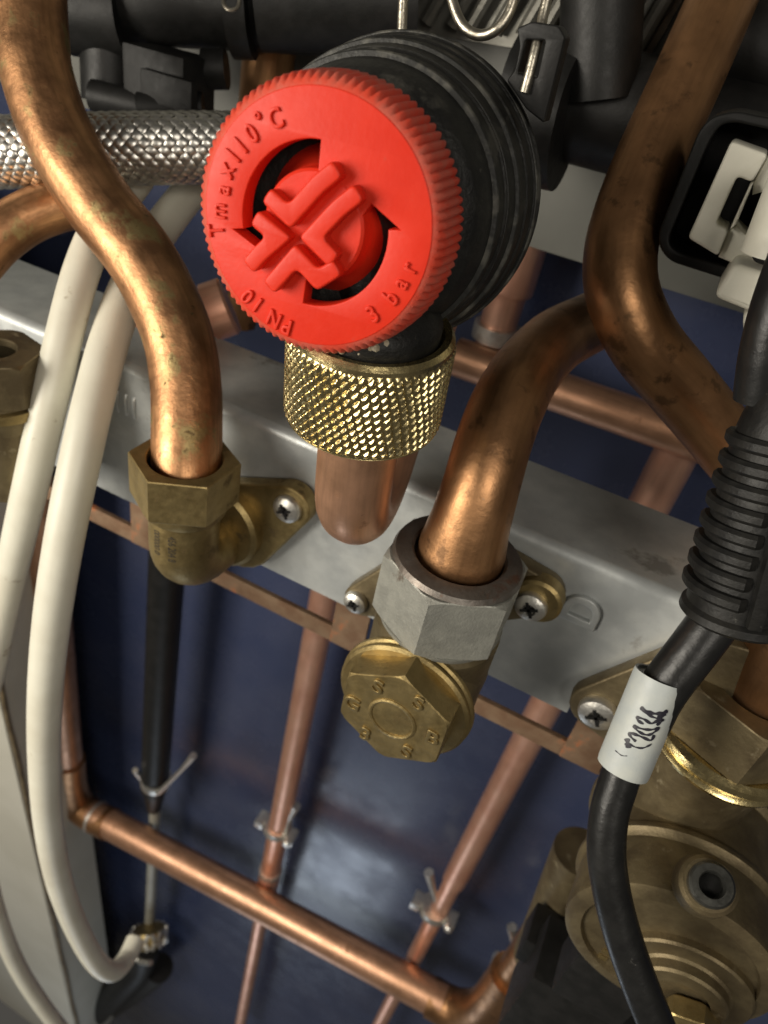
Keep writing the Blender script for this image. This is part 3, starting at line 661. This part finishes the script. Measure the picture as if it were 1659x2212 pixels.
for k in range(16):
    a = 2 * math.pi * k / 16; n_ = fk.x * math.cos(a) + fk.y * math.sin(a); t_ = fk.z.cross(n_)
    for row in (0, 1):
        sl = (1 if (k + row) % 2 else -1) * 0.45
        ta = (t_ * math.cos(sl) + fk.z * math.sin(sl)); za = (fk.z * math.cos(sl) - t_ * math.sin(sl))
        obj('tooth', box(G(), Fr(c + n_ * 0.0178 + fk.z * (-0.0042 + row * 0.0086), ta, n_, za), (-0.0022, -0.0012, -0.0040), (0.0022, 0.0016, 0.0040), 0.0010), 'zinc', cm)
obj('socket', tube(G(), [atY(315, 2050, .258), atY(305, 2090, .255), atY(270, 2125, .25), atY(200, 2190, .245)], [0.014, 0.013, 0.015, 0.02], 24), 'black_plastic', cm)
obj('strap', tube(G(), [atY(282, 2052, .24), atY(300, 2075, .238), atY(325, 2080, .238)], 0.0028, 12), 'zinc', cm)
tag(obj('drain_bend', tube(G(), [atY(345, 2090, .27), atY(300, 2130, .27), atY(230, 2180, .27), atY(130, 2250, .27)], 0.016, 24), 'black_plastic'), 'black drain bend leaving the bottom left below the clamp', 'pipe')
# ================================================================== black plastic hydraulics
hb = thing('hydraulic_block', at(380, 120, .22), 'black plastic hydraulic block above the braided hose, top left', 'manifold')
def rod(name, a, b, r, m='black_plastic', par=hb, r2=None, seg=32):
    g = G(); tube(g, [at(*a), at(*b)], [r, r2 or r], seg); return obj(name, g, m, par, 30)
rod('barrel', (60, -10, .225), (700, 22, .215), 0.0118)
rod('collar', (150, 18, .222), (280, 28, .221), 0.0128)
rod('collar', (500, 8, .213), (545, 10, .213), 0.0142)
rod('barrel', (560, 0, .2), (900, 0, .2), 0.0125)
rod('stub', (236, 60, .225), (240, 222, .235), 0.0092)
rod('foot', (200, 205, .225), (330, 236, .225), 0.0045)
f = axis_frame(at(372, 178, .222), at(500, 180, .222) - at(372, 178, .222))
obj('connector', box(G(), Fr(at(372, 178, .222), AX @ R if False else X, Y, Z), (-0.0125, -0.008, -0.0105), (0.0105, 0.008, 0.0085), 0.0015), 'black_plastic', hb)
obj('latch', box(G(), Fr(at(370, 196, .214)), (-0.0105, -0.0015, -0.0045), (0.0085, 0.0015, 0.0040), 0.0006), 'black_plastic', hb)
rod('knob', (440, 150, .222), (490, 150, .222), 0.0056)
rod('foot', (300, 232, .22), (440, 232, .221), 0.0042)
obj('ring', tube(G(), [at(500 + 18 * math.cos(a), 2 + 20 * math.sin(a), .196) for a in [math.pi * 2 * k / 20 for k in range(21)]], 0.0005, 8), 'wire', hb)
mb = thing('manifold', at(1250, 200, .2), 'black plastic manifold tubes between the valve body and the bent right pipe', 'manifold')
def rodY(name, a, b, Yp, r):
    return obj(name, tube(G(), [atY(*a, Yp), atY(*b, Yp)], r, 32), 'black_plastic', mb, 30)
rodY('barrel', (1110, 190), (1480, 282), 0.224, 0.0145)
rodY('riser', (1292, 215), (1305, -120), 0.216, 0.0100)
rodY('socket', (1120, 250), (1228, 268), 0.214, 0.0165)
rodY('barrel', (1470, 270), (1800, 340), 0.234, 0.0140)
rodY('barrel', (1600, 100), (1850, 160), 0.238, 0.0120)
# finned plate at the top
fn_ = thing('finned_plate', atY(1100, 20, .225), 'grey ribbed metal plate seen at the top behind the wire clip', 'plate')
obj('backing', plateY(G(), [[(860, -160), (1720, -160), (1560, 130), (1440, 175), (1150, 112), (880, 66)]], 0.240, 0.003, 0.0002), 'fin_metal', fn_)
for k in range(15):
    u0 = 866 + k * 50 + (k % 3) * 5; v0 = 40 + (u0 - 870) * 0.15
    A, B = atY(u0, v0, .2375), atY(u0 + 110, v0 - 190, .2375)
    obj('rib', tube(G(), [A, B], 0.0022, 10), 'fin_metal', fn_)
# ================================================================== white connector in its black housing
wc = thing('wire_connector', at(1600, 480, .15), 'cream plastic plug connector at the right edge', 'connector')
def c6(pts): return [((2560 + x / 2.168) / 1.8228, (400 + y / 2.168) / 1.8228) for x, y in pts]
YH = 0.176
hs_ = thing('connector_housing', atY(1500, 500, YH), 'black rounded plastic housing framing the cream connector', 'housing')
outer = [(1500, 235), (720, 75), (520, 130), (410, 260), (65, 1130), (85, 1270), (180, 1370), (900, 1600), (1500, 1700)]
inner = [(1440, 330), (720, 175), (600, 200), (510, 320), (165, 1150), (165, 1230), (240, 1290), (900, 1480), (1440, 1560)]
obj('frame', plateY(G(), [c6(outer), c6(inner)], YH - 0.003, 0.016, 0.0005, 0.0022), 'black_plastic', hs_)
obj('base', plateY(G(), [c6(outer)], YH + 0.0132, 0.004, 0.0004, 0.002), 'black_plastic', hs_)
YC = 0.166
obj('clip_plate', plateY(G(), [c6([(690, 338), (1010, 452), (872, 690), (742, 640), (560, 1048), (668, 1100), (578, 1322), (320, 1166)])], YC, 0.010, 0.0005, 0.0009), 'white_plastic', wc)
obj('strut', plateY(G(), [c6([(850, 720), (880, 700), (735, 1050), (680, 1095)])], YC - 0.0008, 0.008, 0.0003), 'white_plastic', wc)
obj('shoulder', plateY(G(), [c6([(880, 690), (1010, 450), (1500, 620), (1500, 1500), (720, 1390), (580, 1330), (660, 1120), (735, 1060), (860, 1180), (1020, 900), (1010, 760), (870, 800)])], YC + 0.003, 0.010, 0.0006), 'white_plastic', wc)
obj('block', plateY(G(), [c6([(720, 1376), (1500, 1640), (1500, 2060), (535, 1672)])], YC - 0.007, 0.016, 0.0012, 0.0018), 'white_plastic', wc)
obj('skirt', plateY(G(), [c6([(785, 1760), (1300, 1900), (1300, 2330), (860, 2230), (800, 2060)])], YC - 0.003, 0.010, 0.0008, 0.003), 'white_plastic', wc)
kb = (at(1655, 470, .140)); g = G(); tube(g, [atY(1668, 552, YC - 0.012), atY(1738, 380, YC - 0.012)], 0.0056, 28); obj('barrel', g, 'white_plastic', wc)
obj('contact', plateY(G(), [c6([(830, 1080), (1300, 1230), (1300, 1420), (1000, 1415), (875, 1365)])], YC - 0.006, 0.006, 0.0004, 0.001), 'black_plastic', wc)
# ================================================================== black cable, boot and marked sleeve
cb = thing('sensor_cable', at(1340, 1800, .15), 'black cable with ribbed boot and white marked sleeve', 'cable')
obj('cable', tube(G(), [at(*p) for p in ((1740, 520, .118), (1690, 650, .122), (1660, 760, .126), (1645, 860, .130))], 0.0048, 24), 'black_cable', cb)
A, B = at(1706, 905, .128), at(1588, 1335, .142); fbt = axis_frame(A, B - A); LB = (B - A).length
prof = [(0.0035, -0.008), (0.0058, -0.007), (0.0078, 0.0), (0.0086, 0.004), (0.0098, LB - 0.003), (0.0106, LB - 0.0022), (0.0108, LB - 0.0008), (0.0100, LB), (0.0040, LB + 0.0003)]
boot = obj('boot', lathe(G(), prof, fbt, 48), 'black_rubber', cb)
nr = 8
vcam = ((EYE - A) - fbt.z * (EYE - A).dot(fbt.z)).normalized(); vside = fbt.z.cross(vcam)
fbc = Fr(A, vcam, vside, fbt.z)
for k in range(nr):                                # ribs in two arcs, broken by a spine that faces the room
    h = 0.0045 + k * (LB - 0.0115) / (nr - 1); r = 0.0098 + 0.0018 * k / nr
    for a0, a1 in ((-0.12, 1.75), (-2.3, -0.55)):
        vs = []; fs = []; na = 18; sec = ((0.0072, -0.0014), (r - 0.0006, -0.0014), (r, -0.0007), (r, 0.0006), (r - 0.0006, 0.0013), (0.0072, 0.0013))
        for q in range(na + 1):
            a = a0 + (a1 - a0) * q / na; e = 1 - 0.10 * (q in (0, na))
            for (rr_, hh) in sec: vs.append(fbc(max(0.0072, rr_ * e) * math.cos(a), max(0.0072, rr_ * e) * math.sin(a), h + hh))
        m_ = len(sec)
        for q in range(na):
            for e in range(m_): fs.append([q * m_ + e, q * m_ + (e + 1) % m_, (q + 1) * m_ + (e + 1) % m_, (q + 1) * m_ + e])
        fs += [list(range(m_))[::-1], [na * m_ + e for e in range(m_)]]
        obj('boot_rib', G().add(vs, fs), 'black_rubber', boot, 40)
for a, wdt in ((-0.335, 0.0013),):
    n_ = vcam * math.cos(a) + vside * math.sin(a); t_ = fbt.z.cross(n_)
    obj('boot_spine', box(G(), Fr(A, t_, n_, fbt.z), (-wdt, 0.005, 0.001), (wdt, 0.0112, LB - 0.003), 0.0006), 'black_rubber', boot)
A2, B2 = at(1580, 1250, .1405), at(1425, 1480, .147)
obj('sheath', tube(G(), [at(1582, 1290, .142), at(1506, 1392, .144), at(1432, 1490, .1465), at(1395, 1560, .148)], 0.0049, 28), 'black_cable', cb)
S0, S1 = at(1428, 1461, .1462), at(1345, 1660, .150); fs_ = axis_frame(S0, S1 - S0); LS = (S1 - S0).length; RS = 0.00535
obj('sleeve', lathe(G(), [(0.0049, 0.0006), (0.0049, 0.0), (RS, -0.0001), (RS + 0.0001, 0.001), (RS + 0.0001, LS - 0.001), (RS, LS), (0.0040, LS + 0.0001)], fs_, 48), 'sleeve', cb)
obj('cable', tube(G(), [at(*p) for p in ((1356, 1630, .150), (1336, 1690, .151), (1316, 1760, .152), (1310, 1840, .153), (1320, 1920, .154), (1342, 2010, .155), (1376, 2110, .156), (1420, 2220, .157), (1450, 2290, .158))],
                  0.0041, 28), 'black_cable', cb)
def cyl_hit(u, v, off=0.00006):
    d = (at(u, v, 1.0) - EYE).normalized(); o = EYE - S0
    dp_ = d - fs_.z * d.dot(fs_.z); op = o - fs_.z * o.dot(fs_.z); r = RS + 0.0001 + off
    a = dp_.dot(dp_); b = 2 * dp_.dot(op); c = op.dot(op) - r * r; D = b * b - 4 * a * c
    t = (-b - math.sqrt(D)) / (2 * a) if D > 0 else -b / (2 * a)
    return EYE + d * t
def ink(pts, wd):
    P = catmull([cyl_hit((2350 + x / 4.0225) / 1.8228, (2600 + y / 4.0225) / 1.8228) for x, y in pts], 5); vs = []; fs = []
    for i, p in enumerate(P):
        t = (P[min(i + 1, len(P) - 1)] - P[max(i - 1, 0)]).normalized(); q = p - S0; n = (q - fs_.z * q.dot(fs_.z)).normalized(); s_ = t.cross(n)
        k = wd * 1.45 * (0.75 + 0.25 * math.sin(i * 0.9)) * (0.6 if i in (0, len(P) - 1) else 1)
        vs += [p - s_ * k, p - s_ * k + n * 0.00004, p + s_ * k + n * 0.00004, p + s_ * k]
    for i in range(len(P) - 1):
        for j in range(3): fs.append([i * 4 + j, i * 4 + j + 1, i * 4 + j + 5, i * 4 + j + 4])
    return G().add(vs, fs)
def marks(name, strokes, par):
    g = G()
    for pts, wd in strokes: q = ink(pts, wd); g.add(q.v, q.f)
    obj(name, g, 'ink', par, 60)
marks('marker_letter', [([(690, 745), (770, 800), (870, 838), (980, 845), (1060, 828), (1125, 800)], 0.00032), ([(700, 760), (790, 845), (880, 895), (975, 925)], 0.00022), ([(965, 925), (1030, 890), (1070, 835)], 0.00042)], cb)
marks('marker_letter', [([(945, 1030), (1020, 970), (1045, 942), (960, 958), (860, 1000), (750, 935), (640, 905), (655, 955), (740, 1010)], 0.00024)], cb)
marks('marker_letter', [([(575, 1030), (700, 1082), (840, 1100), (940, 1082), (990, 1065), (920, 1130), (830, 1180), (740, 1170), (640, 1110), (575, 1035)], 0.00022)], cb)
marks('marker_letter', [([(910, 1180), (855, 1268), (740, 1225), (620, 1178), (515, 1150), (540, 1215), (620, 1285)], 0.00024)], cb)
marks('marker_letter', [([(475, 1235), (490, 1310), (502, 1392)], 0.00042), ([(520, 1320), (440, 1335)], 0.00030), ([(515, 1320), (600, 1372), (720, 1390), (810, 1358), (868, 1322)], 0.00016)], cb)
marks('pen_scratch', [([(290, 1425), (340, 1470), (400, 1510), (480, 1515)], 0.00008)], cb)
# ================================================================== brass group at the lower right
rv = thing('brass_valve', at(1520, 1900, .18), 'large tarnished brass valve body at the lower right behind the cable', 'fitting')
rc_ = ab(at(1648, 1478, .168)); fr_ = Fr(EYE + rc_)
obj('nut', hexnut(G(), fr_, 0.0185, -0.016, 0.0, 0.0112, math.pi / 2 + 0.1, 0.95), 'brass_dark', rv, 22)
obj('collar', lathe(G(), [(0.010, -0.0235), (0.0172, -0.0235), (0.0182, -0.0226), (0.0184, -0.0218), (0.0176, -0.0208), (0.0172, -0.0206), (0.0182, -0.0198), (0.0190, -0.0186), (0.0186, -0.0172), (0.0172, -0.0162), (0.01, -0.016)], fr_, 72), 'brass_bright', rv)
fd = Fr(EYE + V((0.0600, 0.113, -0.1800)), X, Z, -Y)
obj('drum', lathe(G(), [(a * 1.40, h) for a, h in [(0.010, -0.048), (0.0165, -0.047), (0.0165, -0.0415), (0.0186, -0.041), (0.0191, -0.0404), (0.0191, -0.0382), (0.0185, -0.0376), (0.0178, -0.0368), (0.0178, -0.0195),
                        (0.0183, -0.0188), (0.0186, -0.0180), (0.0186, -0.0168), (0.0180, -0.0160), (0.0176, -0.0150), (0.0182, -0.0020), (0.0180, -0.0006), (0.0170, 0.0), (0.0150, 0.0002), (0.0146, -0.0010),
                        (0.006, -0.0010)]], fd, 96), 'brass_dark', rv)
obj('neck', lathe(G(), [(0.010, -0.0600), (0.0150, -0.050), (0.0145, -0.040), (0.0152, -0.0235), (0.012, -0.022)], fr_, 56), 'brass_dark', rv)
obj('front_boss', lathe(G(), [(0.0165, -0.004), (0.0165, 0.0008), (0.0160, 0.0014), (0.0118, 0.0014), (0.0112, 0.0020), (0.0110, 0.0042), (0.0104, 0.0048), (0.0070, 0.0050), (0.0066, 0.0036), (1e-5, 0.0036)], Fr(fd(0.0065, -0.006, 0), X, Z, -Y), 64), 'brass_dark', rv)
obj('front_hex', hexnut(G(), Fr(fd(0.0105, -0.0095, 0.0045), X, Z, -Y), 0.0072, 0.0, 0.0052, 0, 0.4, 0.95), 'brass_dull', rv, 22)
for k in range(5):
    obj('cast_mark', box(G(), fd(0, 0, 0) and Fr(fd(-0.0105, -0.004 - k * 0.0031, -0.0012)), (-0.0012, -0.0006, -0.0010), (0.0012, 0.0006, 0.0010), 0.0003), 'brass_dull', rv)
sc0 = at(1533, 1912, .1560); sd = (Z * 0.80 - Y * 0.50 - X * 0.15).normalized(); fs2 = axis_frame(sc0, sd)
obj('screw_pad', lathe(G(), [(0.004, -0.009), (0.0068, -0.009), (0.0062, -0.0012), (0.0054, -0.0004), (0.004, -0.0004)], fs2, 40), 'brass_dark', rv)
obj('cap_screw', lathe(G(), [(0.0044, -0.002), (0.0047, -0.001), (0.0047, 0.0030), (0.0042, 0.0036), (0.0028, 0.0037), (0.0025, 0.0032), (0.0025, 0.0004), (1e-5, 0.0003)], fs2, 40), 'steel_dark', rv)
obj('drive_recess', lathe(G(), [(0.00245, 0.0002), (0.00245, 0.0008), (0.0016, 0.0010), (1e-5, 0.0010)], fs2, 6), 'black_plastic', rv)
rpipe = pipe('copper_pipe', [(1760, 1300, .15), (1720, 1370, .156), (1678, 1440, .163), (1640, 1510, .17)], 0.0098, 'copper_dark', 'copper pipe end entering the brass nut at the right edge')
pr_ = ab(atY(1292, 1535, .140))
rf = thing('brass_flange', EYE + V((pr_.x, .143, pr_.z)), 'tarnished brass flange with a large screw beside the white marked sleeve', 'flange')
obj('plate', plate(G(), [hull([((pr_.x, pr_.z), 0.0076), ((pr_.x + 0.026, pr_.z + 0.004), 0.018), ((pr_.x + 0.022, pr_.z + 0.022), 0.015)])], Fr(EYE + V((0, 0.1446, 0)), X, Z, -Y), 0.0045, 0.0007), 'brass_dark', rf)
screw(rf, EYE + V((pr_.x, 0.1392, pr_.z)), 0.0050)
# black actuator, brass tube and white plug at the bottom
ac = thing('actuator', at(1230, 2150, .25), 'black plastic actuator block at the bottom beside the black cable', 'actuator')
obj('body', box(G(), Fr(at(1245, 2140, .25)), (-0.018, -0.012, -0.03), (0.018, 0.012, 0.016), 0.002), 'black_plastic', ac)
obj('cover', box(G(), Fr(at(1300, 2060, .215)), (-0.008, -0.008, -0.02), (0.014, 0.008, 0.010), 0.002), 'black_plastic', ac)
obj('cover', box(G(), Fr(at(1205, 2040, .262)), (-0.012, -0.008, -0.01), (0.014, 0.008, 0.006), 0.002), 'black_plastic', ac)
bt = tag(obj('brass_tube', tube(G(), [at(1258, 1840, .262), at(1232, 1910, .272), at(1200, 1990, .284), at(1165, 2070, .30)], [0.0105, 0.0110, 0.0110, 0.0108], 28), 'brass_dark'),
         'stubby dark brass tube above the black actuator', 'tube')
tag(obj('white_plug', tube(G(), [at(1288, 1900, .205), at(1292, 1950, .209), at(1296, 2000, .214)], [0.0050, 0.0056, 0.0050], 20), 'white_plastic'), 'small white plastic plug behind the black cable at lower right', 'plug')
